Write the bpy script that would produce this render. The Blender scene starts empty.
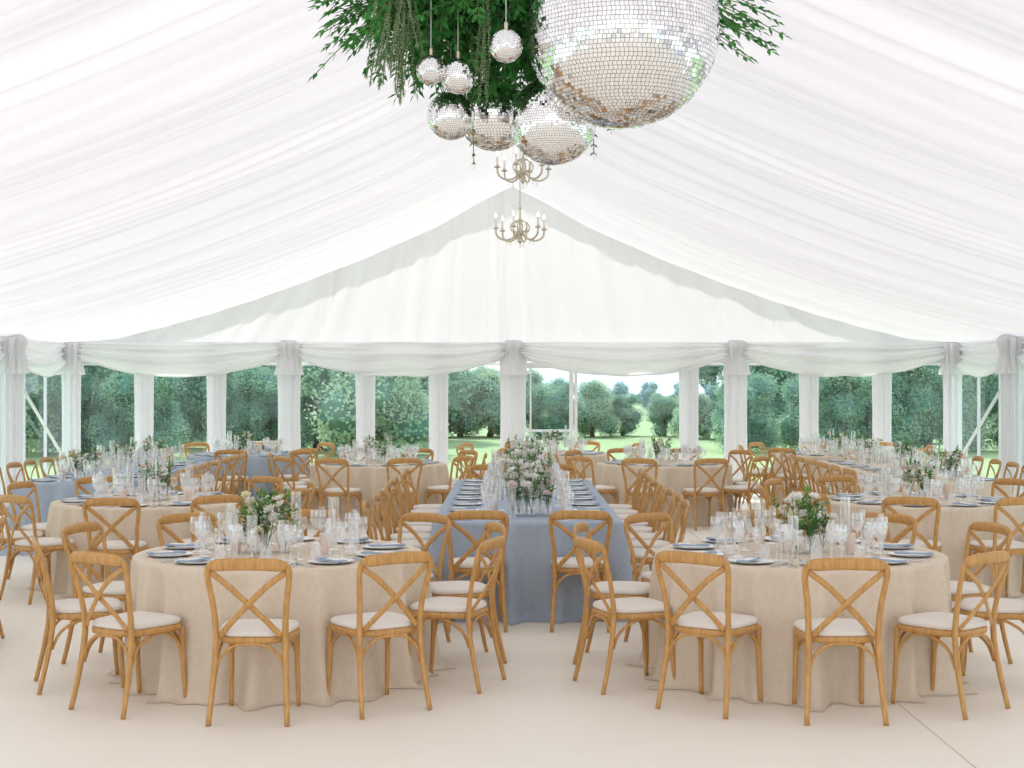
import bpy, math, random
from mathutils import Vector, Matrix
random.seed(7)
pi=math.pi
scene=bpy.context.scene
scene.view_settings.view_transform='Standard'
scene.view_settings.exposure=0.1
F=1422.0
CAMH=1.83

# ---------------------------------------------------------------- materials
def newmat(name):
    m=bpy.data.materials.new(name); m.use_nodes=True
    nt=m.node_tree; nt.nodes.clear()
    out=nt.nodes.new('ShaderNodeOutputMaterial')
    return m,nt,out
def pbr(name,col,rough=0.6,metal=0.0,noise=None,bump=0.0,bscale=200,nscale=8,stretch=(1,1,1),sheen=0):
    m,nt,out=newmat(name)
    b=nt.nodes.new('ShaderNodeBsdfPrincipled')
    b.inputs['Base Color'].default_value=(*col,1); b.inputs['Roughness'].default_value=rough
    b.inputs['Metallic'].default_value=metal
    nt.links.new(b.outputs[0],out.inputs[0])
    tc=nt.nodes.new('ShaderNodeTexCoord'); mp=nt.nodes.new('ShaderNodeMapping')
    mp.inputs['Scale'].default_value=stretch
    nt.links.new(tc.outputs['Object'],mp.inputs[0])
    if noise:
        n=nt.nodes.new('ShaderNodeTexNoise'); n.inputs['Scale'].default_value=nscale; n.inputs['Detail'].default_value=4
        r=nt.nodes.new('ShaderNodeValToRGB')
        r.color_ramp.elements[0].position=0.3; r.color_ramp.elements[0].color=(*noise,1)
        r.color_ramp.elements[1].position=0.7; r.color_ramp.elements[1].color=(*col,1)
        nt.links.new(mp.outputs[0],n.inputs['Vector']); nt.links.new(n.outputs['Fac'],r.inputs[0])
        nt.links.new(r.outputs[0],b.inputs['Base Color'])
    if bump:
        n2=nt.nodes.new('ShaderNodeTexNoise'); n2.inputs['Scale'].default_value=bscale
        bp=nt.nodes.new('ShaderNodeBump'); bp.inputs['Strength'].default_value=bump; bp.inputs['Distance'].default_value=0.01
        nt.links.new(mp.outputs[0],n2.inputs['Vector']); nt.links.new(n2.outputs['Fac'],bp.inputs['Height'])
        nt.links.new(bp.outputs[0],b.inputs['Normal'])
    return m
def fabric(name,col,t=0.5,tcol=None):
    m,nt,out=newmat(name)
    d=nt.nodes.new('ShaderNodeBsdfDiffuse'); d.inputs[0].default_value=(*col,1)
    tr=nt.nodes.new('ShaderNodeBsdfTranslucent'); tr.inputs[0].default_value=(*(tcol or col),1)
    mx=nt.nodes.new('ShaderNodeMixShader'); mx.inputs[0].default_value=t
    tc=nt.nodes.new('ShaderNodeTexCoord')
    n2=nt.nodes.new('ShaderNodeTexNoise'); n2.inputs['Scale'].default_value=3; n2.inputs['Detail'].default_value=3
    bp=nt.nodes.new('ShaderNodeBump'); bp.inputs['Strength'].default_value=0.15; bp.inputs['Distance'].default_value=0.03
    nt.links.new(tc.outputs['Object'],n2.inputs['Vector']); nt.links.new(n2.outputs['Fac'],bp.inputs['Height'])
    nt.links.new(bp.outputs[0],d.inputs['Normal'])
    nt.links.new(d.outputs[0],mx.inputs[1]); nt.links.new(tr.outputs[0],mx.inputs[2]); nt.links.new(mx.outputs[0],out.inputs[0])
    return m
def thin_glass(name,tint,refl=0.06,edge=0.35,rough=0.02):
    m,nt,out=newmat(name)
    t=nt.nodes.new('ShaderNodeBsdfTransparent'); t.inputs[0].default_value=(*tint,1)
    g=nt.nodes.new('ShaderNodeBsdfGlossy'); g.inputs['Roughness'].default_value=rough; g.inputs[0].default_value=(1,1,1,1)
    lw=nt.nodes.new('ShaderNodeLayerWeight'); lw.inputs[0].default_value=0.35
    mr=nt.nodes.new('ShaderNodeMapRange'); mr.inputs['To Min'].default_value=refl; mr.inputs['To Max'].default_value=edge
    mx=nt.nodes.new('ShaderNodeMixShader')
    nt.links.new(lw.outputs['Facing'],mr.inputs['Value']); nt.links.new(mr.outputs[0],mx.inputs[0])
    nt.links.new(t.outputs[0],mx.inputs[1]); nt.links.new(g.outputs[0],mx.inputs[2]); nt.links.new(mx.outputs[0],out.inputs[0])
    return m
def leafmat(name,c1,c2,t=0.3,scale=2.0):
    m,nt,out=newmat(name)
    tc=nt.nodes.new('ShaderNodeTexCoord'); n=nt.nodes.new('ShaderNodeTexNoise'); n.inputs['Scale'].default_value=scale; n.inputs['Detail'].default_value=5
    r=nt.nodes.new('ShaderNodeValToRGB')
    r.color_ramp.elements[0].position=0.35; r.color_ramp.elements[0].color=(*c1,1)
    r.color_ramp.elements[1].position=0.65; r.color_ramp.elements[1].color=(*c2,1)
    d=nt.nodes.new('ShaderNodeBsdfDiffuse'); tr=nt.nodes.new('ShaderNodeBsdfTranslucent'); mx=nt.nodes.new('ShaderNodeMixShader'); mx.inputs[0].default_value=t
    nt.links.new(tc.outputs['Object'],n.inputs['Vector']); nt.links.new(n.outputs['Fac'],r.inputs[0])
    nt.links.new(r.outputs[0],d.inputs[0]); nt.links.new(r.outputs[0],tr.inputs[0])
    nt.links.new(d.outputs[0],mx.inputs[1]); nt.links.new(tr.outputs[0],mx.inputs[2]); nt.links.new(mx.outputs[0],out.inputs[0])
    return m
def emis(name,col,s):
    m,nt,out=newmat(name); e=nt.nodes.new('ShaderNodeEmission'); e.inputs[0].default_value=(*col,1); e.inputs[1].default_value=s
    nt.links.new(e.outputs[0],out.inputs[0]); return m

M_wood=pbr('honey_wood',(0.66,0.365,0.115),0.42,noise=(0.47,0.235,0.065),nscale=9,stretch=(6,6,1))
M_cush=pbr('cushion_linen',(0.82,0.75,0.67),0.9,bump=0.2)
M_ecru=pbr('ecru_linen',(0.77,0.65,0.51),0.9,noise=(0.72,0.60,0.46),nscale=30,bump=0.25,bscale=150)
M_blue=pbr('blue_grey_linen',(0.42,0.48,0.56),0.9,noise=(0.37,0.43,0.51),nscale=30,bump=0.25,bscale=150)
M_floor=pbr('cream_vinyl',(0.92,0.85,0.74),0.5,noise=(0.90,0.83,0.72),nscale=1.2)
M_seam=pbr('seam_dark',(0.55,0.48,0.40),0.8)
M_lin=fabric('white_roof_lining',(0.94,0.92,0.945),0.22)
M_gab=fabric('white_gable_lining',(0.945,0.92,0.95),0.23)
M_drape=fabric('white_voile',(0.96,0.95,0.965),0.35)
M_frame=pbr('white_frame',(0.85,0.87,0.9),0.4)
M_pane=thin_glass('window_glass',(0.85,0.97,1.0),0.05,0.3)
M_glass=thin_glass('clear_glassware',(0.98,0.985,0.99),0.18,0.9)
M_plate=pbr('white_china',(0.88,0.87,0.85),0.2)
M_nap=pbr('dusty_blue_napkin',(0.34,0.43,0.54),0.9)
M_card=pbr('menu_card',(0.9,0.88,0.84),0.7)
M_steel=pbr('cutlery_steel',(0.8,0.8,0.8),0.25,1.0)
M_candle=pbr('blush_wax',(0.80,0.64,0.54),0.5)
M_leaf=leafmat('green_leaf',(0.07,0.20,0.05),(0.21,0.42,0.12),0.35,9)
M_leaff=leafmat('fern_leaf',(0.03,0.17,0.04),(0.12,0.40,0.10),0.45,6)
M_leafg=leafmat('grey_green_leaf',(0.25,0.34,0.20),(0.45,0.54,0.36),0.35,9)
M_petw=leafmat('ivory_petal',(0.90,0.87,0.80),(0.94,0.93,0.90),0.3,9)
M_petb=leafmat('blush_petal',(0.86,0.70,0.64),(0.90,0.80,0.76),0.3,9)
M_pety=leafmat('lemon_petal',(0.82,0.76,0.46),(0.90,0.87,0.68),0.3,9)
M_stem=pbr('green_stem',(0.12,0.2,0.06),0.7)
M_mirror=pbr('mirror_tile',(0.95,0.95,0.95),0.03,1.0)
M_grout=pbr('mirror_grout',(0.22,0.22,0.21),0.6)
M_silver=pbr('antique_silver',(0.62,0.55,0.44),0.25,1.0)
M_wax=pbr('ivory_candle_tube',(0.9,0.86,0.76),0.5)
M_bulb=emis('warm_bulb',(1.0,0.85,0.6),3)
M_cable=pbr('cable',(0.5,0.5,0.5),0.4,0.8)
M_grass=pbr('lawn_grass',(0.36,0.46,0.23),0.95,noise=(0.28,0.39,0.17),nscale=0.8)
M_bounce=pbr('unseen_bounce_ground',(0.68,0.65,0.60),0.95,noise=(0.58,0.55,0.5),nscale=40)  # unseen pale ground, added to bounce light and keep green off the mirror balls
M_tree=leafmat('tree_leaves',(0.20,0.38,0.29),(0.50,0.67,0.47),0.45,0.6)  # air haze mixed into the leaf colour, paler and bluer
M_tree2=leafmat('tree_leaves_bright',(0.36,0.54,0.38),(0.70,0.80,0.58),0.45,0.6)
M_treefar=leafmat('haze_tinted_far_leaves',(0.46,0.62,0.66),(0.56,0.70,0.73),0.4,0.5)  # aerial haze painted as leaf colour, stronger than on the nearer trees
M_bark=pbr('bark',(0.12,0.09,0.06),0.9)
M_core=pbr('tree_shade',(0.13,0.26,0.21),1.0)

# ---------------------------------------------------------------- mesh builder
class MB:
    def __init__(s): s.v=[];s.f=[];s.m=[];s.mats=[];s.flat=set()
    def mi(s,mat):
        if mat not in s.mats: s.mats.append(mat)
        return s.mats.index(mat)
    def face(s,idx,mat): s.f.append(tuple(idx)); s.m.append(s.mi(mat))
    def quad(s,pts,mat):
        b=len(s.v); s.v+= [tuple(p) for p in pts]; s.face(range(b,b+len(pts)),mat)
    def tube(s,pts,rad,seg,mat,ref=(0,0,1),cap=True):
        pts=[Vector(p) for p in pts]; n=len(pts); ref=Vector(ref); base=len(s.v)
        for i,p in enumerate(pts):
            t=(pts[min(i+1,n-1)]-pts[max(i-1,0)])
            if t.length<1e-9: t=Vector((0,0,1))
            t.normalize()
            a=ref-t*ref.dot(t)
            if a.length<1e-4: a=Vector((1,0,0))-t*t.x
            a.normalize(); b=t.cross(a)
            r=rad[i] if isinstance(rad,list) else rad
            ra,rb=(r if isinstance(r,tuple) else (r,r))
            for k in range(seg):
                an=2*pi*k/seg
                s.v.append(tuple(p+a*(ra*math.cos(an))+b*(rb*math.sin(an))))
        for i in range(n-1):
            for k in range(seg):
                k2=(k+1)%seg
                s.face((base+i*seg+k,base+i*seg+k2,base+(i+1)*seg+k2,base+(i+1)*seg+k),mat)
        if cap:
            s.face([base+k for k in range(seg)][::-1],mat); s.face([base+(n-1)*seg+k for k in range(seg)],mat)
    def lathe(s,prof,seg,mat,c=(0,0,0),sx=1,sy=1):
        base=len(s.v); n=len(prof)
        for r,z in prof:
            for k in range(seg):
                an=2*pi*k/seg; s.v.append((c[0]+sx*r*math.cos(an),c[1]+sy*r*math.sin(an),c[2]+z))
        for i in range(n-1):
            for k in range(seg):
                k2=(k+1)%seg
                s.face((base+i*seg+k,base+i*seg+k2,base+(i+1)*seg+k2,base+(i+1)*seg+k),mat)
    def box(s,c,h,mat,rot=0):
        b=len(s.v); cr,sr=math.cos(rot),math.sin(rot)
        for dz in (-1,1):
            for dx,dy in ((-1,-1),(1,-1),(1,1),(-1,1)):
                x,y=dx*h[0],dy*h[1]; s.v.append((c[0]+x*cr-y*sr,c[1]+x*sr+y*cr,c[2]+dz*h[2]))
        for f in ((3,2,1,0),(4,5,6,7),(0,1,5,4),(1,2,6,5),(2,3,7,6),(3,0,4,7)):
            s.flat.add(len(s.f)); s.face([b+i for i in f],mat)
    def grid(s,fn,nu,nv,mat):
        b=len(s.v)
        for i in range(nu+1):
            for j in range(nv+1): s.v.append(tuple(fn(i/nu,j/nv)))
        for i in range(nu):
            for j in range(nv):
                a=b+i*(nv+1)+j; s.face((a,a+1,a+nv+2,a+nv+1),mat)
    def leaf(s,p,d,nrm,L,W,mat):
        p=Vector(p); d=Vector(d).normalized(); nrm=Vector(nrm); side=d.cross(nrm)
        if side.length<1e-4: side=Vector((1,0,0))
        side.normalize(); up=side.cross(d)
        b=len(s.v)
        s.v+=[tuple(p),tuple(p+d*L*.45+side*W*.5+up*W*.15),tuple(p+d*L),tuple(p+d*L*.45-side*W*.5+up*W*.15)]
        s.face((b,b+1,b+2),mat); s.face((b,b+2,b+3),mat)
    def ico(s,c,r,mat,sub=1,scale=(1,1,1),jit=0):
        import bmesh
        bm=bmesh.new(); bmesh.ops.create_icosphere(bm,subdivisions=sub,radius=1)
        b=len(s.v); bm.verts.ensure_lookup_table()
        for v in bm.verts:
            k=r*(1+random.uniform(-jit,jit)); s.v.append((c[0]+v.co.x*k*scale[0],c[1]+v.co.y*k*scale[1],c[2]+v.co.z*k*scale[2]))
        for f in bm.faces: s.face([b+v.index for v in f.verts],mat)
        bm.free()
    def mesh(s,name,smooth=True):
        me=bpy.data.meshes.new(name); me.from_pydata(s.v,[],s.f)
        for m in s.mats: me.materials.append(m)
        me.polygons.foreach_set('material_index',s.m)
        me.polygons.foreach_set('use_smooth',[smooth and (i not in s.flat) for i in range(len(s.f))]); me.update(); return me
def put(name,me,loc=(0,0,0),rz=0,sc=1):
    o=bpy.data.objects.new(name,me); scene.collection.objects.link(o); o.location=loc; o.rotation_euler=(0,0,rz)
    o.scale=(sc,sc,sc) if not isinstance(sc,tuple) else sc
    return o
def crv(pts,n=4):
    P=[Vector(p) for p in pts]; out=[]
    for i in range(len(P)-1):
        p0=P[max(i-1,0)];p1=P[i];p2=P[i+1];p3=P[min(i+2,len(P)-1)]
        for k in range(n):
            t=k/n
            out.append(0.5*((2*p1)+(p2-p0)*t+(2*p0-5*p1+4*p2-p3)*t*t+(3*p1-p0-3*p2+p3)*t**3))
    out.append(P[-1]); return out
def lerp_list(vals,n):
    out=[]
    for i in range(len(vals)-1):
        for k in range(n):
            t=k/n; a,b=vals[i],vals[i+1]
            out.append(tuple(x+(y-x)*t for x,y in zip(a,b)) if isinstance(a,tuple) else a+(b-a)*t)
    out.append(vals[-1]); return out
class N1:
    def __init__(s,seed):
        r=random.Random(seed); s.t=[r.uniform(-1,1) for _ in range(1024)]
    def __call__(s,x):
        i=math.floor(x); f=x-i; f=f*f*(3-2*f); return s.t[i%1024]*(1-f)+s.t[(i+1)%1024]*f

# ---------------------------------------------------------------- chair
def chair_mesh():
    b=MB()
    for sx in (-1,1):
        pp=[(sx*.212,-.285,0),(sx*.198,-.235,.22),(sx*.188,-.205,.44),(sx*.196,-.225,.62),(sx*.218,-.265,.78),(sx*.214,-.28,.845),(sx*.18,-.287,.872)]
        rr=[(.015,.013),(.017,.015),(.018,.017),(.017,.014),(.017,.013),(.018,.012),(.02,.012)]
        b.tube(crv(pp,4),lerp_list(rr,4),8,M_wood,ref=(1,0,0))
        pf=[(sx*.185,.175,.44),(sx*.187,.182,.25),(sx*.192,.20,0)]
        b.tube(crv(pf,4),lerp_list([.019,.016,.0125],4),8,M_wood)
        px=[(sx*.205,-.272,.825),(sx*.10,-.287-.005*sx,.745),(0,-.272-.006*sx,.648),(-sx*.10,-.238-.005*sx,.545),(-sx*.165,-.212,.47)]
        b.tube(crv(px,5),(.006,.0165),8,M_wood,ref=(0,1,0))
        pa=[(sx*.19,-.21,.26),(sx*.187,-.16,.36),(sx*.185,-.05,.42),(sx*.185,.05,.42),(sx*.186,.14,.36),(sx*.187,.178,.26)]
        b.tube(crv(pa,4),.0095,6,M_wood,ref=(1,0,0))
    pts=[];rad=[]
    for i in range(17):
        x=-.215+.43*i/16; q=1-(x/.215)**2
        pts.append((x,-.283-.022*q,.857+.012*q)); rad.append((.015+.019*min(1,q*3),.012))
    b.tube(pts,rad,10,M_wood)
    for yy in (-.212,.178):
        pa=[(-.188,yy,.26),(-.165,yy,.35),(-.09,yy,.415),(0,yy,.425),(.09,yy,.415),(.165,yy,.35),(.188,yy,.26)]
        b.tube(crv(pa,3),.0095,6,M_wood,ref=(0,1,0))
    def ring(a,bb,z,n=28,sc=1):
        out=[]
        for k in range(n):
            t=2*pi*k/n; c,s_=math.cos(t),math.sin(t)
            x=a*math.copysign(abs(c)**.55,c)*sc; y=bb*math.copysign(abs(s_)**.55,s_)*sc
            x*=1+.10*(y/bb)
            out.append((x,y-.005,z))
        return out
    def stack(levels,mat,n=28):
        base=len(b.v)
        for (sc,z) in levels: b.v+=ring(.205,.212,z,n,sc)
        for i in range(len(levels)-1):
            for k in range(n):
                k2=(k+1)%n; b.face((base+i*n+k,base+i*n+k2,base+(i+1)*n+k2,base+(i+1)*n+k),mat)
        b.face([base+k for k in range(n)][::-1],mat); b.face([base+(len(levels)-1)*n+k for k in range(n)],mat)
    stack([(.93,.425),(1.0,.428),(1.02,.44),(1.02,.455),(.98,.463)],M_wood)
    stack([(.93,.462),(.99,.468),(1.0,.482),(.96,.495),(.8,.502),(.4,.505)],M_cush)
    return b.mesh('dining_chair')
CH=chair_mesh()
rj=random.Random(3)
def chair(x,y,rz):
    put('dining_chair',CH,(x+rj.uniform(-.015,.015),y+rj.uniform(-.02,.02),0),rz+rj.uniform(-.07,.07))

# ---------------------------------------------------------------- tables
def cloth(b,out,mat,H=.76,flare=.03,amp=.07,seed=0,per=5.7):
    n=len(out); r=random.Random(seed)
    ks=[(round(per*2.1),r.uniform(0,6),.5),(round(per*3.4),r.uniform(0,6),.6),(round(per*5.2),r.uniform(0,6),.38),(round(per*1.1),r.uniform(0,6),.25)]
    rings=[(-.06,H,0),(-.012,H,0),(0,H-.006,.0),(.004,H-.03,.12),(.0,H-.1,.36)]+[(flare*t*.8,H-.1-(H-.13)*t,.38+.62*t) for t in (.15,.3,.45,.6,.75,.9)]+[(flare,.03,1.05),(flare+.02,.008,1.2),(flare+.06,.003,1.4)]
    base=len(b.v)
    for off,z,a in rings:
        for i,(p,nn) in enumerate(out):
            s=2*pi*i/n; f=sum(w*math.sin(k*s+ph+ .5*a*math.sin(3*s)) for k,ph,w in ks)
            f=f if f>0 else f*.7
            o=off+amp*a*f
            b.v.append((p[0]+nn[0]*o,p[1]+nn[1]*o,z))
    for i in range(len(rings)-1):
        for k in range(n):
            k2=(k+1)%n; b.face((base+i*n+k,base+(i+1)*n+k,base+(i+1)*n+k2,base+i*n+k2),mat)
    b.face([base+k for k in range(n)],mat)
def round_cloth(mat,seed,name):
    b=MB(); out=[]
    for i in range(360):
        t=2*pi*i/360; out.append(((.905*math.cos(t),.905*math.sin(t)),(math.cos(t),math.sin(t))))
    cloth(b,out,mat,seed=seed); return b.mesh(name)
def rect_cloth(hw,hl,mat,seed,name):
    b=MB(); out=[]; R=.06; 
    def add(x,y,nx,ny): out.append(((x,y),(nx,ny)))
    step=.025
    for cx,cy,a0,ex,ey in ((hw-R,hl-R,0,-1,0),(-hw+R,hl-R,90,0,-1),(-hw+R,-hl+R,180,1,0),(hw-R,-hl+R,270,0,1)):
        for k in range(6):
            a=math.radians(a0+90*k/5); add(cx+R*math.cos(a),cy+R*math.sin(a),math.cos(a),math.sin(a))
        L=2*(hw-R) if ex else 2*(hl-R); m=int(L/step); a=math.radians(a0+90)
        for k in range(1,m):
            add(cx+R*math.cos(a)+ex*L*k/m,cy+R*math.sin(a)+ey*L*k/m,math.cos(a),math.sin(a))
    cloth(b,out,mat,seed=seed,per=4*(hw+hl)); return b.mesh(name)

def glass_at(b,x,y,z,kind):
    if kind==0: prof=[(.034,0),(.02,.004),(.004,.01),(.0035,.10),(.012,.108),(.033,.13),(.041,.16),(.040,.19),(.034,.225)]
    elif kind==1: prof=[(.032,0),(.018,.004),(.004,.01),(.0035,.085),(.012,.092),(.028,.11),(.034,.135),(.028,.185)]
    elif kind==2: prof=[(.028,0),(.016,.004),(.0035,.01),(.0035,.09),(.010,.10),(.021,.13),(.024,.18),(.021,.25)]
    else: prof=[(.0,.003),(.03,.003),(.033,.01),(.037,.09)]
    b.lathe(prof,12,M_glass,(x,y,z))
TT=.762
def settings_mesh(spots,name):
    b=MB(); g=MB(); r=random.Random(5)
    for (x,y,a) in spots:
        dx,dy=math.cos(a),math.sin(a); tx,ty=-dy,dx
        def P(u,v): return (x+dx*u+tx*v, y+dy*u+ty*v)
        c=P(0.02,0)
        b.lathe([(.138,.014),(.135,.015),(.10,.008),(.085,.004),(0,.004)],20,M_plate,(c[0],c[1],TT))
        b.lathe([(.0,.001),(.10,.002),(.138,.013)],20,M_plate,(c[0],c[1],TT))
        c=P(.0,.01); b.box((c[0],c[1],TT+.020),(.115,.036,.004),M_nap,a+.12)
        c=P(-.02,.0); b.box((c[0],c[1],TT+.026),(.06,.025,.0015),M_card,a)
        for v,l in ((-.175,.10),(-.20,.095),(.175,.105),(.20,.1)):
            c=P(0,v); b.box((c[0],c[1],TT+.003),(l,.005,.002),M_steel,a); c=P(.08,v); b.box((c[0],c[1],TT+.004),(.025,.010,.002),M_steel,a)
        for k,(u,v) in enumerate(((.20,.17),(.27,.09),(.25,.22),(.21,.0))):
            c=P(u+r.uniform(-.01,.01),v+r.uniform(-.01,.01)); glass_at(g,c[0],c[1],TT,k)
        c=P(.22,-.10); glass_at(g,c[0],c[1],TT,0)
    return b.mesh(name+'_plates'),g.mesh(name+'_glasses')
spots=[]
for k in range(10):
    t=math.radians(-90+36*k); spots.append((.70*math.cos(t),.70*math.sin(t),t+pi))
S_round=settings_mesh(spots,'round')

def flower(b,p,r,mat,rnd):
    p=Vector(p)
    ax=Vector((rnd.uniform(-.6,.6),rnd.uniform(-.8,.4),1)).normalized()
    s=ax.cross(Vector((1,0,0))).normalized(); t=ax.cross(s)
    for ring,(n,tilt,L) in enumerate(((6,.25,1.0),(5,.7,.8),(4,1.15,.55))):
        for k in range(n):
            a=2*pi*k/n+ring*.5+rnd.uniform(-.1,.1)
            d=(s*math.cos(a)+t*math.sin(a))*math.cos(tilt)+ax*math.sin(tilt)
            q=p+(s*math.cos(a)+t*math.sin(a))*r*.08
            side=d.cross(ax).normalized(); W=r*.85*(.9-.2*ring)
            bb=len(b.v); LL=r*L
            b.v+=[tuple(q),tuple(q+d*LL*.5+side*W*.5+ax*r*.05),tuple(q+d*LL*.95+side*W*.3+ax*r*.22),tuple(q+d*LL*.95-side*W*.3+ax*r*.22),tuple(q+d*LL*.5-side*W*.5+ax*r*.05)]
            b.face((bb,bb+1,bb+2,bb+3,bb+4),mat)
    b.ico(tuple(p+ax*r*.15),r*.25,mat,1)
def sprig(b,p0,p1,nl,L,W,mat,rnd,droop=0):
    p0=Vector(p0);p1=Vector(p1); mid=(p0+p1)/2+Vector((0,0,droop))
    pts=crv([p0,mid,p1],4); b.tube(pts,.0018,4,M_stem,cap=False)
    for k in range(nl):
        t=(.25+.75*(k+.5)/nl)*(len(pts)-1); i=min(int(t),len(pts)-2); q=pts[i].lerp(pts[i+1],t-i); d=(pts[i+1]-pts[i]).normalized()
        side=d.cross(Vector((rnd.uniform(-1,1),rnd.uniform(-1,1),rnd.uniform(-.2,1)))).normalized()
        for sg in (-1,1):
            dd=d*.6+side*sg+Vector((0,0,rnd.uniform(-.3,.3)))
            b.leaf(q,dd,(rnd.uniform(-.5,.5),rnd.uniform(-.5,.5),1),L*rnd.uniform(.7,1.1),W,mat)
    b.leaf(pts[-1],pts[-1]-pts[-2],(0,0,1),L,W,mat)
def centerpiece(seed,spread,h,mats,nfl,nleaf,name,fr=(.024,.042)):
    b=MB(); rnd=random.Random(seed)
    vs=[(0,0),(.6*spread,.25*spread),(-.6*spread,.2*spread),(.2*spread,-.6*spread),(-.35*spread,-.5*spread),(.9*spread,-.2*spread)]
    for (x,y) in vs:
        hh=rnd.uniform(.10,.16)
        b.lathe([(.0,.003),(.03,.003),(.035,.02),(.034,hh*.6),(.02,hh*.85),(.022,hh)],12,M_glass,(x,y,TT))
    for i in range(nleaf):
        v=rnd.choice(vs); a=rnd.uniform(0,2*pi); rr=spread*rnd.uniform(.2,1.0)
        top=(v[0]+rr*math.cos(a)*.6,v[1]+rr*math.sin(a)*.6,TT+h*rnd.uniform(.45,1.1))
        sprig(b,(v[0],v[1],TT+.04),top,rnd.randint(4,7),.05,.022,M_leaf if rnd.random()<.8 else M_leafg,rnd,.03)
    for i in range(nfl):
        v=rnd.choice(vs); a=rnd.uniform(0,2*pi); rr=spread*rnd.uniform(.1,.8)
        top=(v[0]+rr*math.cos(a)*.7,v[1]+rr*math.sin(a)*.7-.02,TT+h*rnd.uniform(.38,1.0))
        b.tube([(v[0],v[1],TT+.02),(v[0]*.5+top[0]*.5,v[1]*.5+top[1]*.5,TT+h*.35),top],.002,4,M_stem,cap=False)
        flower(b,top,rnd.uniform(*fr),rnd.choice(mats),rnd)
    return b.mesh(name)
def candles(pos,hur,name):
    b=MB()
    for x,y,r,h in pos:
        b.lathe([(0,.0),(r+.012,.0),(r+.014,.004),(r,.006)],16,M_glass,(x,y,TT))
        b.lathe([(r,.004),(r,h-.004),(r-.004,h),(0,h-.003)],16,M_candle,(x,y,TT)); b.tube([(x,y,TT+h-.003),(x,y,TT+h+.012)],.0012,4,M_stem)
    for x,y,h in hur:
        b.lathe([(.04,0),(.02,.006),(.006,.015),(.006,.07),(.03,.085),(.034,.10),(.034,h)],14,M_glass,(x,y,TT))
        b.lathe([(.0,.085),(.010,.086),(.009,h-.08),(0,h-.075)],8,M_wax,(x,y,TT))
    return b.mesh(name)
FL=[centerpiece(1,.16,.36,[M_petw,M_pety,M_petw],28,32,'flowers_a'),centerpiece(2,.16,.36,[M_petw,M_petw,M_pety],26,32,'flowers_b'),
    centerpiece(3,.19,.44,[M_petw,M_petb,M_petw,M_petw,M_petw],50,32,'flowers_c',(.028,.048)),centerpiece(4,.15,.31,[M_petb,M_petw,M_petw],18,20,'flowers_d')]
CD=candles([(.30,-.10,.032,.13),(-.27,-.05,.032,.11)],[(.06,.31,.36),(-.2,.25,.32),(.33,.12,.34),(-.33,.1,.30),(-.12,-.30,.26)],'candles')
RC={('e',0):round_cloth(M_ecru,1,'cloth_e0'),('e',1):round_cloth(M_ecru,2,'cloth_e1'),('e',2):round_cloth(M_ecru,3,'cloth_e2'),('b',0):round_cloth(M_blue,4,'cloth_b')}
def round_table(x,y,ph,kind,fl,skip=(),n=10,items=True,rot=0,fo=(0,0),adj={}):
    put('round_dining_table',RC[kind],(x,y,0),rot)
    if items:
        put('place_settings',S_round[0],(x,y,0),math.radians(ph+90)); put('wine_glasses',S_round[1],(x,y,0),math.radians(ph+90))
        put('floral_centerpiece',FL[fl],(x+fo[0],y+fo[1],0),rot); put('blush_candles',CD,(x,y,0),rot*.3)
    for k in range(n):
        if k in skip: continue
        t=math.radians(ph+360/n*k); chair(x+1.165*math.cos(t)+adj.get(k,0),y+1.165*math.sin(t),t+pi/2)
round_table(-1.48,9.05,-90,('e',0),0,rot=0,fo=(-.10,0),adj={0:.08,9:.02})
round_table(1.83,9.05,-90,('e',1),1,rot=.2,adj={0:-.04,1:-.07})
round_table(-3.3,13.1,-90,('e',2),3,rot=1)
round_table(3.75,13.1,-72,('e',0),3,rot=2.2)
round_table(-1.8,19.2,-72,('e',1),3,rot=3)
round_table(2.05,19.2,-72,('e',2),3,rot=4)
round_table(-4.0,21.6,-90,('b',0),3,rot=5,n=8)
round_table(4.95,21.75,-90,('e',1),3,rot=.5,n=8)
round_table(.6,21.9,-70,('e',0),3,rot=1.7,n=8,skip=(0,))
round_table(-4.98,9.6,-90,('e',1),3,rot=2.7)
def long_table(x,y0,y1,hw,fl,front=0,name='long_dining_table',seed=9,nflow=1,back=0,mat=M_blue):
    hl=(y1-y0)/2; yc=(y0+y1)/2
    put(name,rect_cloth(hw,hl,mat,seed,'long_cloth'),(x,yc,0))
    n=int((2*hl-.1)/.58); sp=[]
    for k in range(n):
        yy=-hl+.35+(2*hl-.7)*k/(n-1)
        sp.append((-hw+.2,yy,0)); sp.append((hw-.2,yy,pi))
        chair(x-hw-.25,yc+yy,-pi/2); chair(x+hw+.25,yc+yy,pi/2)
    for k in range(front):
        off=(k-(front-1)/2)*.77; chair(x+off,y0-.25,0); chair(x+off,y1+.27,pi)
    a,g=settings_mesh(sp,'long'); put('place_settings',a,(x,yc,0)); put('wine_glasses',g,(x,yc,0))
    for k in range(nflow):
        yy=yc if nflow==1 else y0+.6+(y1-y0-1.2)*k/(nflow-1)
        put('floral_centerpiece',FL[fl],(x,yy,0),k*1.3)
        put('blush_candles',CD,(x,yy+.15,0),k)
long_table(.12,11.0,15.9,.74,2,front=2,seed=11,nflow=3)
long_table(-4.78,15.3,19.6,.6,3,seed=12,nflow=3)
long_table(4.85,15.4,19.9,.6,3,seed=13,nflow=3,mat=M_ecru)

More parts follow.
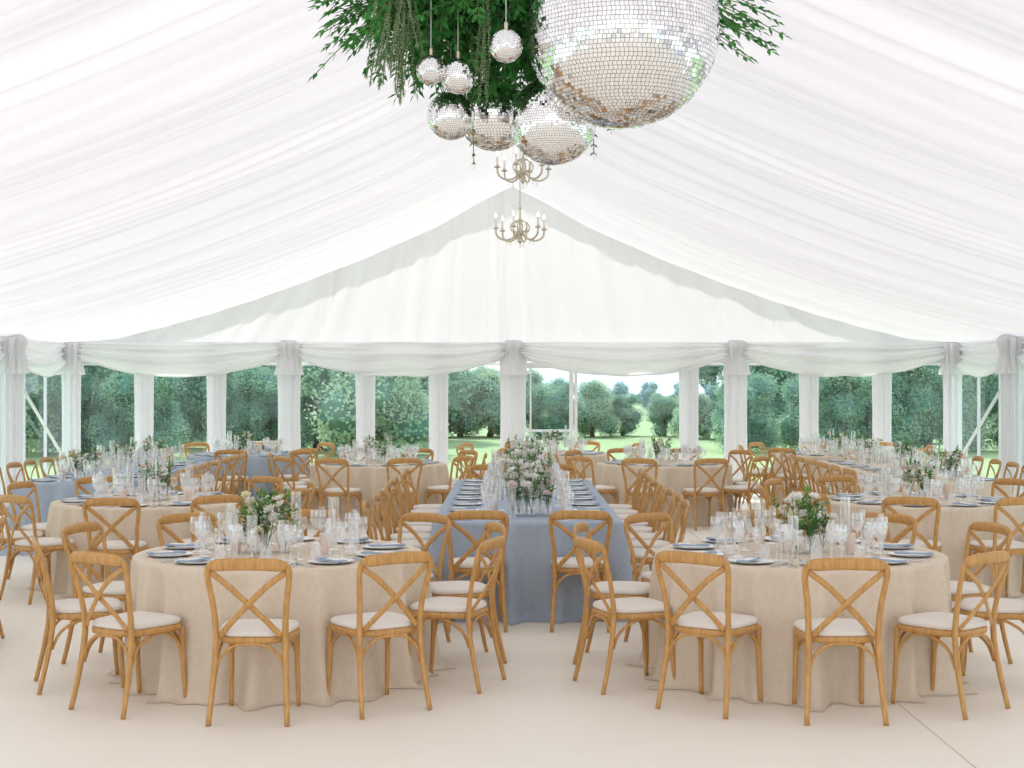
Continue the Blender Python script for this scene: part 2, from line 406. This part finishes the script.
# ---------------------------------------------------------------- tent
YF=23.7; HW=7.42; YB=-4.3; EAVE=2.5; RIDGE=5.1; YR=YF+.25
na=N1(1);nb=N1(2);nc=N1(3);nd=N1(4)
def roofz(u,y):
    z=RIDGE-(RIDGE-EAVE)*u-.30*4*u*(1-u)
    w=min(1,u*6)*min(1,(1-u)*8)
    z-= .16*abs(math.sin(pi*(YF-y)/3.0))*w
    yy=y+.12*math.sin(u*2.3+y)
    z+= (.058*na(yy*2.6)+.045*abs(nb(yy*5.0+u*.8))+.010*nc(yy*11+u*1.5)+.03*nd(yy*1.8+u*4))*w
    return z
b=MB()
for sx in (-1,1):
    b.grid(lambda i,j:(sx*HW*i,YB+(YR-YB)*j,roofz(i,YB+(YR-YB)*j)),44,820,M_lin)
put('ceiling',b.mesh('ceiling'))
def gable(y,name):
    b=MB()
    def fn(i,j):
        x=-HW+2*HW*i
        xx0=x*(1+.25*j)
        yy=y-.06+.055*na(xx0*4)+.035*abs(nb(xx0*9+j))+.02*nd(x*2+j)
        top=roofz(abs(x)/HW,yy)+.02
        return (x,yy,EAVE-.3+(top-EAVE+.3)*j)
    b.grid(fn,420,12,M_gab); return put(name,b.mesh(name))
gable(YF-.02,'wall_back')
b=MB(); b.box((0,(YF+YB)/2,-.15),(HW+.1,(YF-YB)/2+.1,.15),M_floor)
put('floor',b.mesh('floor',False))
b=MB()
for X in (2.21,-5.77,6.23): b.box((X,(YF+YB)/2,.0005),(.003,(YF-YB)/2,.0008),M_seam)
put('trim_1',b.mesh('floor_seams',False))
def post_mesh(rx,ry,seed,name):
    b=MB(); rnd=random.Random(seed); n=72; base=len(b.v); L=[0,.02,.3,.8,1.4,1.9,2.2,2.32,2.4,2.5]
    S=[1.08,1.05,1.0,.97,.96,1,1.05,1.12,1.2,1.3]; p1,p2=rnd.uniform(0,6),rnd.uniform(0,6)
    for z,s_ in zip(L,S):
        for k in range(n):
            a=2*pi*k/n; f=1+.11*math.sin(9*a+p1+.3*z)+.06*math.sin(16*a+p2-.4*z)
            b.v.append((rx*s_*f*math.cos(a),ry*s_*f*math.sin(a),z))
    for i in range(len(L)-1):
        for k in range(n):
            k2=(k+1)%n; b.face((base+i*n+k,base+i*n+k2,base+(i+1)*n+k2,base+(i+1)*n+k),M_drape)
    b.box((0,0,1.24),(.04,.04,1.24),M_frame)
    return b.mesh(name)
PT=post_mesh(.2,.13,1,'post_thick'); PN=post_mesh(.145,.07,2,'post_thin')
main=[-7.28,-3.68,.02,3.7,7.28]
for x in main: put('draped_post',PT,(x,YF-.2,0),x)
thin=[-6.1,-4.9,-2.43,-1.22,2.93,4.92,6.13]
for x in thin: put('draped_post',PN,(x,YF-.14,0))
def window_mesh(w,h0,h1,name,rails=(),bars=()):
    b=MB(); t=.025
    b.box((0,0,h0+t),(w/2,.03,t),M_frame); b.box((0,0,h1-t),(w/2,.03,t),M_frame)
    for sx in (-1,1): b.box((sx*(w/2-t),0,(h0+h1)/2),(t,.03,(h1-h0)/2-2*t),M_frame)
    for z in rails: b.box((0,0,z),(w/2-2*t,.02,.02),M_frame)
    for x in bars: b.box((x,0,(h0+h1)/2),(.02,.02,(h1-h0)/2-2*t),M_frame)
    b.quad([(-w/2+.05,0,h0+.05),(w/2-.05,0,h0+.05),(w/2-.05,0,h1-.05),(-w/2+.05,0,h1-.05)],M_pane)
    return b.mesh(name,False)
edges=[-7.28,-6.1,-4.9,-3.68,-2.43,-1.22,.02]
wn=1
def addwin(x0,x1,rails=(),bars=()):
    global wn
    put('window_%d'%wn,window_mesh(x1-x0-.02,0,2.19,'win',rails,bars),((x0+x1)/2,YF+.02,0)); wn+=1
for a,c in zip(edges[:-1],edges[1:]): addwin(a,c)
addwin(1.03,2.93); 
for a,c in ((2.93,3.7),(3.7,4.92),(4.92,6.13),(6.13,7.28)): addwin(a,c)
b=MB(); w=.98
for x in (-w/2+.03,w/2-.03,-.22): b.box((x,0,1.09),(.035 if x!=-.22 else .015,.035,1.09),M_frame)
for z in (.1,1.05,2.14): b.box((0,0,z),(w/2-.06,.03,.02 if z==1.05 else .05 if z!=.1 else .1),M_frame)
b.quad([(-w/2+.05,0,.1),(w/2-.05,0,.1),(w/2-.05,0,2.15),(-w/2+.05,0,2.15)],M_pane)
b.tube([(.36,-.07,.98),(.36,-.07,1.14)],.012,8,M_steel); b.tube([(.36,-.07,1.06),(.36,-.02,1.06)],.01,6,M_steel)
put('door_1',b.mesh('door',False),(.53,YF+.02,0))
def swag_mesh(L,seed,name,deep=.38):
    b=MB(); k1,k2=N1(seed),N1(seed+50)
    def fn(i,j):
        x=-L/2+L*i; q=1-(2*x/L)**2
        q=max(q,0)**.8
        low=2.34-deep*q; z=2.52+(low-2.52)*j
        y=-.10*math.sin(pi*min(1,j*1.0))*(.4+.6*q)-.035*math.sin(j*19+1.5*k1(x*.8))*(.3+q)-.018*math.sin(j*37+2*k2(x))
        return (x,y,z+.015*k2(x*3)*j)
    b.grid(fn,70,46,M_drape)
    pts=[fn(i/40,1.0) for i in range(41)]; b.tube(pts,.012,6,M_drape)
    return b.mesh(name)
for a,c,s in ((main[0],main[1],1),(main[1],main[2],2),(main[2],main[3],3),(main[3],main[4],4)):
    put('swag_drapery',swag_mesh(c-a,s,'swag'),((a+c)/2,YF-.3,0))
def knot_mesh():
    b=MB(); n=40
    prof=[(0,2.56),(.1,2.55),(.17,2.5),(.19,2.42),(.14,2.32),(.17,2.2),(.2,2.05),(.22,1.98)]
    base=len(b.v)
    for r,z in prof:
        for k in range(n):
            a=2*pi*k/n; f=1+.14*math.sin(10*a+z*3)+.05*math.sin(17*a)
            b.v.append((r*f*math.cos(a),.75*r*f*math.sin(a),z))
    for i in range(len(prof)-1):
        for k in range(n):
            k2=(k+1)%n; b.face((base+i*n+k,base+i*n+k2,base+(i+1)*n+k2,base+(i+1)*n+k),M_drape)
    return b.mesh('knot')
KN=knot_mesh()
for x in main: put('gathered_drape_knot',KN,(x,YF-.26,0))
SW=swag_mesh(3.0,7,'side_swag')
for sx,nm in ((-1,'wall_left'),(1,'wall_right')):
    b=MB(); X=sx*HW
    b.grid(lambda i,j:(X+.02*na(i*110),YB+(YF-YB)*i,2.2+(EAVE+.03-2.2)*j),300,4,M_drape)
    put(nm,b.mesh(nm))
    for k in range(1,10):
        y=YF-3*k; put('draped_post',PT,(X-sx*.15,y,0),pi/2); put('gathered_drape_knot',KN,(X-sx*.2,y,0),pi/2)
    for k in range(9):
        y=YF-3*k-1.5
        put('window_%d'%wn,window_mesh(2.96,0,2.19,'sidewin',(),(-.5,.5)),(X+sx*.03,y,0),pi/2); wn+=1
        put('swag_drapery',SW,(X-sx*.12,y,0),pi/2*(1 if sx>0 else -1)+0)
    b=MB(); b.tube([(X-sx*.06,YF-.15,.5),(X-sx*.06,YF-2.9,2.1)],.025,8,M_frame)
    put('diagonal_brace',b.mesh('brace'))

# ---------------------------------------------------------------- mirror balls
def at(px,py,d): return ((px-512)*d/F, d, CAMH+(384-py)*d/F)
def mirror_ball(px,py,rpx,d,tile=.021):
    x,y,z=at(px,py,d); r=rpx*d/F; b=MB(); rnd=random.Random(int(px))
    b.ico((0,0,0),r*.985,M_grout,4)
    rows=int(pi*r/tile); 
    for i in range(rows):
        la=-pi/2+pi*(i+.5)/rows; n=max(4,int(2*pi*r*math.cos(la)/tile)); ph=rnd.uniform(0,6)
        for k in range(n):
            lo=ph+2*pi*k/n
            nn=Vector((math.cos(la)*math.cos(lo),math.cos(la)*math.sin(lo),math.sin(la)))
            e=Vector((-math.sin(lo),math.cos(lo),0)); u=nn.cross(e)
            ja,jb=rnd.gauss(0,.035),rnd.gauss(0,.035); e2=(e+nn*ja).normalized(); u2=(u+nn*jb).normalized()
            h=tile*.455; c=nn*r
            b.quad([c-e2*h-u2*h,c+e2*h-u2*h,c+e2*h+u2*h,c-e2*h+u2*h],M_mirror)
    b.tube([(0,0,r*.98),(0,0,r+.03)],.018 if r>.1 else .01,10,M_silver)
    topz=max(4.05-z,r+.1); b.tube([(0,0,r+.02),(0,0,topz)],.003,6,M_cable)
    me=b.mesh('mirror_ball',False); put('mirror_ball',me,(x,y,z))
mirror_ball(622,31,97,6.9,.0205)
mirror_ball(553,121,44,7.25,.0125)
mirror_ball(494,113,38,7.75,.017)
mirror_ball(451,116,24,7.3,.011)
mirror_ball(506,46,17,6.75,.009)
mirror_ball(431,70,15,7.0,.009)
mirror_ball(458,76,18,7.05,.010)

# foliage installation
b=MB(); rnd=random.Random(21)
HX=.12; HY=7.3
pts=[(HX+.75*math.cos(2*pi*k/24),HY+.4*math.sin(2*pi*k/24),4.05) for k in range(25)]
b.tube(pts,.012,6,M_cable,cap=False)
b.tube([(HX-.75,HY,4.05),(HX+.75,HY,4.05)],.012,6,M_cable)
for sx in (-.5,.5): b.tube([(HX+sx,HY,4.05),(HX+sx*.1,HY,4.95)],.004,6,M_cable)
def frond(b,p0,p1,droop,n,L,W,mat):
    p0=Vector(p0);p1=Vector(p1); pts=crv([p0,p0.lerp(p1,.5)+Vector((0,0,droop)),p1],6)
    b.tube(pts,.0025,4,M_stem,cap=False)
    for k in range(n):
        t=(k+.6)/n*(len(pts)-1); i=min(int(t),len(pts)-2); q=pts[i].lerp(pts[i+1],t-i); d=(pts[i+1]-pts[i]).normalized()
        side=d.cross(Vector((rnd.uniform(-.4,.4),rnd.uniform(-1,.2),1))).normalized()
        for sg in (-1,1):
            b.leaf(q,d*.75+side*sg*.8+Vector((0,0,rnd.uniform(-.3,.15))),(rnd.uniform(-.5,.5),-.6,.7),L*rnd.uniform(.7,1.15),W,mat)
    b.leaf(pts[-1],pts[-1]-pts[-2],(0,0,1),L,W,mat)
for k in range(540):
    x=HX+rnd.triangular(-.85,.65,-.3); y=HY+rnd.uniform(-.25,.4); z=rnd.uniform(3.70,4.05)
    a=rnd.uniform(0,2*pi); l=rnd.uniform(.22,.45)
    p1=(x+l*.9*math.cos(a),y+l*.5*math.sin(a),z-rnd.uniform(.04,.34))
    frond(b,(x,y,z),p1,.05,rnd.randint(7,10),.062,.026,M_leaff)
for k in range(130):
    x=HX+rnd.uniform(-.66,.14); y=HY+rnd.uniform(-.1,.45)
    frond(b,(x,y,3.8),(x+rnd.uniform(-.22,.22),y,rnd.uniform(3.34,3.58)),.0,8,.06,.025,M_leaff)
for k in range(48):
    s=-1 if k%2 else 1
    x=HX+s*.5; l=rnd.uniform(.35,.66) if s<0 else rnd.uniform(.45,.8)
    frond(b,(x,HY+rnd.uniform(-.2,.2),rnd.uniform(3.72,3.95)),(x+s*l,HY+rnd.uniform(-.25,.2),rnd.uniform(3.52,3.8)),.07,11,.062,.024,M_leaff)
for k in range(14):
    x=HX+.55; frond(b,(x,HY,3.8),(x+rnd.uniform(.1,.3),HY+.1,rnd.uniform(3.42,3.6)),.0,10,.06,.022,M_leaff)
for k in range(40):
    x=HX+rnd.choice((-.74,-.70,-.64,-.68,-.28,-.22))+rnd.uniform(-.08,.08); y=HY+rnd.uniform(-.4,-.1)
    frond(b,(x,y,3.85),(x+rnd.uniform(-.08,.08),y,rnd.uniform(3.22,3.5)),.0,40,.016,.008,M_leafg)
for px,py in ((470,165),(607,130),(590,155)):
    x,y,z=at(px,py,7.4); frond(b,(x,y,3.85),(x+.02,y,z),.0,14,.03,.013,M_leaff)
put('hanging_foliage_installation',b.mesh('foliage'))

# ---------------------------------------------------------------- chandeliers
def chandelier(px,pyb,d,sc):
    x,y,z=at(px,pyb,d); b=MB()
    b.lathe([(0,-.02),(.012,0),(.03,.02),(.018,.05),(.012,.07),(.04,.10),(.045,.12),(.02,.15),(.012,.2),(.03,.24),(.012,.28),(.01,.36),(.022,.39),(.006,.42),(.0,.43)],14,M_silver)
    for k in range(6):
        a=2*pi*k/6+.26; c,s=math.cos(a),math.sin(a)
        pr=[(.03,.11),(.10,.045),(.19,.03),(.265,.075),(.28,.15)]
        b.tube(crv([(r*c,r*s,zz) for r,zz in pr],5),.011,7,M_silver)
        pr=[(.02,.25),(.08,.23),(.11,.17),(.08,.12),(.05,.13)]
        b.tube(crv([(r*c,r*s,zz) for r,zz in pr],4),.007,6,M_silver)
        b.lathe([(.004,.14),(.035,.155),(.037,.162),(.014,.165),(.014,.185)],12,M_silver,(.28*c,.28*s,0))
        b.lathe([(.012,.17),(.012,.27),(0,.272)],10,M_wax,(.28*c,.28*s,0))
        b.lathe([(.004,.27),(.013,.285),(.012,.30),(.0,.335)],10,M_bulb,(.28*c,.28*s,0))
        for rr,zz in ((.28,.12),(.15,.0)):
            b.ico((rr*c,rr*s,zz-.01),.013,M_glass,1,(1,1,1.7)); b.tube([(rr*c,rr*s,zz+.035),(rr*c,rr*s,zz)],.0015,4,M_cable)
    b.ico((0,0,-.04),.022,M_glass,2)
    b.tube([(0,0,.42),(0,0,(5.0-z)/sc)],.005,6,M_silver)
    put('chandelier',b.mesh('chandelier'),(x,y,z),0,sc)
chandelier(523,183,15.0,1.0)
chandelier(520,243,17.8,1.12)

# ---------------------------------------------------------------- outdoors
YS=11.0
b=MB(); b.quad([(-150,YS,-.32),(150,YS,-.32),(150,200,-.32),(-150,200,-.32)],M_grass)
b.quad([(-150,-100,-.32),(150,-100,-.32),(150,YS,-.32),(-150,YS,-.32)],M_bounce); put('ground',b.mesh('ground',False))  # pale half is an added bounce surface, out of view
def tree_mesh(seed,mat,name,n=15000,ls=1.0):
    rnd=random.Random(seed); b=MB()
    b.tube(crv([(0,0,-.1),(.05,0,.5),(-.03,.05,1.2),(.05,0,2.2)],3),[.22]*3+[.18]*3+[.12]*4,8,M_bark)
    blobs=[]
    for k in range(24):
        a=rnd.uniform(0,2*pi); zz=rnd.uniform(.7,4.6); rr=(1.9-.28*abs(zz-2.2))*rnd.uniform(.3,1)
        blobs.append((rr*math.cos(a),rr*math.sin(a),zz,rnd.uniform(.55,1.0)))
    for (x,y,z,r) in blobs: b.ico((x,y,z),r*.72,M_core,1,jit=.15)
    for i in range(n):
        x,y,z,r=rnd.choice(blobs); v=Vector((rnd.gauss(0,1),rnd.gauss(0,1),rnd.gauss(0.2,1))).normalized()
        p=Vector((x,y,z))+v*r*rnd.uniform(.8,1.14)
        d=Vector((rnd.gauss(0,1),rnd.gauss(0,1),rnd.gauss(-.3,1)))
        b.leaf(p,d,v,ls*rnd.uniform(.10,.17),ls*rnd.uniform(.07,.12),mat)
    return b.mesh(name,False)
TR=[tree_mesh(1,M_tree,'tree_a'),tree_mesh(2,M_tree2,'tree_b'),tree_mesh(3,M_tree,'tree_c')]
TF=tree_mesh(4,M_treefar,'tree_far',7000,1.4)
rt=random.Random(11)
def tree(px,d,sc,m): put('tree',m,((px-512)*d/F,d,-.35),rt.uniform(0,6),(sc*1.15,sc*1.15,sc))
for px in range(-260,430,58): tree(px+rt.uniform(-12,12),rt.uniform(42,48),rt.uniform(.5,.95),rt.choice(TR))
for px in range(-300,420,62): tree(px+rt.uniform(-12,12),rt.uniform(54,62),rt.uniform(.8,1.5),rt.choice(TR))
for px in range(430,530,30): tree(px,58,rt.uniform(.48,.56),TR[1])
for px in range(560,730,34): tree(px+rt.uniform(-8,8),rt.uniform(56,60),rt.uniform(.34,.46),rt.choice(TR))
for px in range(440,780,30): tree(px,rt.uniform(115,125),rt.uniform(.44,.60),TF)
for px in range(755,1300,58): tree(px+rt.uniform(-12,12),rt.uniform(42,48),rt.uniform(.48,.8),rt.choice(TR))
for px in range(750,1350,74): tree(px+rt.uniform(-12,12),rt.uniform(54,62),rt.uniform(.6,1.4),rt.choice(TR))

# ---------------------------------------------------------------- light
w=bpy.data.worlds.new('World'); scene.world=w; w.use_nodes=True; nt=w.node_tree; nt.nodes.clear()
o=nt.nodes.new('ShaderNodeOutputWorld'); bg=nt.nodes.new('ShaderNodeBackground')
tc=nt.nodes.new('ShaderNodeTexCoord'); sp=nt.nodes.new('ShaderNodeSeparateXYZ'); rp=nt.nodes.new('ShaderNodeValToRGB')
rp.color_ramp.elements[0].color=(.93,.95,1,1); rp.color_ramp.elements[1].color=(.78,.86,1,1); rp.color_ramp.elements[1].position=.6
nt.links.new(tc.outputs['Generated'],sp.inputs[0]); nt.links.new(sp.outputs['Z'],rp.inputs[0]); nt.links.new(rp.outputs[0],bg.inputs[0])
bg.inputs[1].default_value=1.4; nt.links.new(bg.outputs[0],o.inputs[0])
sl=bpy.data.lights.new('sun','SUN'); sl.energy=4.6; sl.angle=math.radians(2); sl.color=(1,.95,.89)
so=bpy.data.objects.new('sun',sl); scene.collection.objects.link(so)
so.rotation_euler=Vector((.3,-.8,-.95)).to_track_quat('-Z','Y').to_euler(); so.location=(0,0,20)
# ---------------------------------------------------------------- camera
cam=bpy.data.cameras.new('camera'); co=bpy.data.objects.new('camera',cam); scene.collection.objects.link(co)
cam.lens=50; cam.sensor_width=36; cam.clip_end=500
co.location=(0,0,CAMH); co.rotation_euler=(pi/2,0,0); scene.camera=co
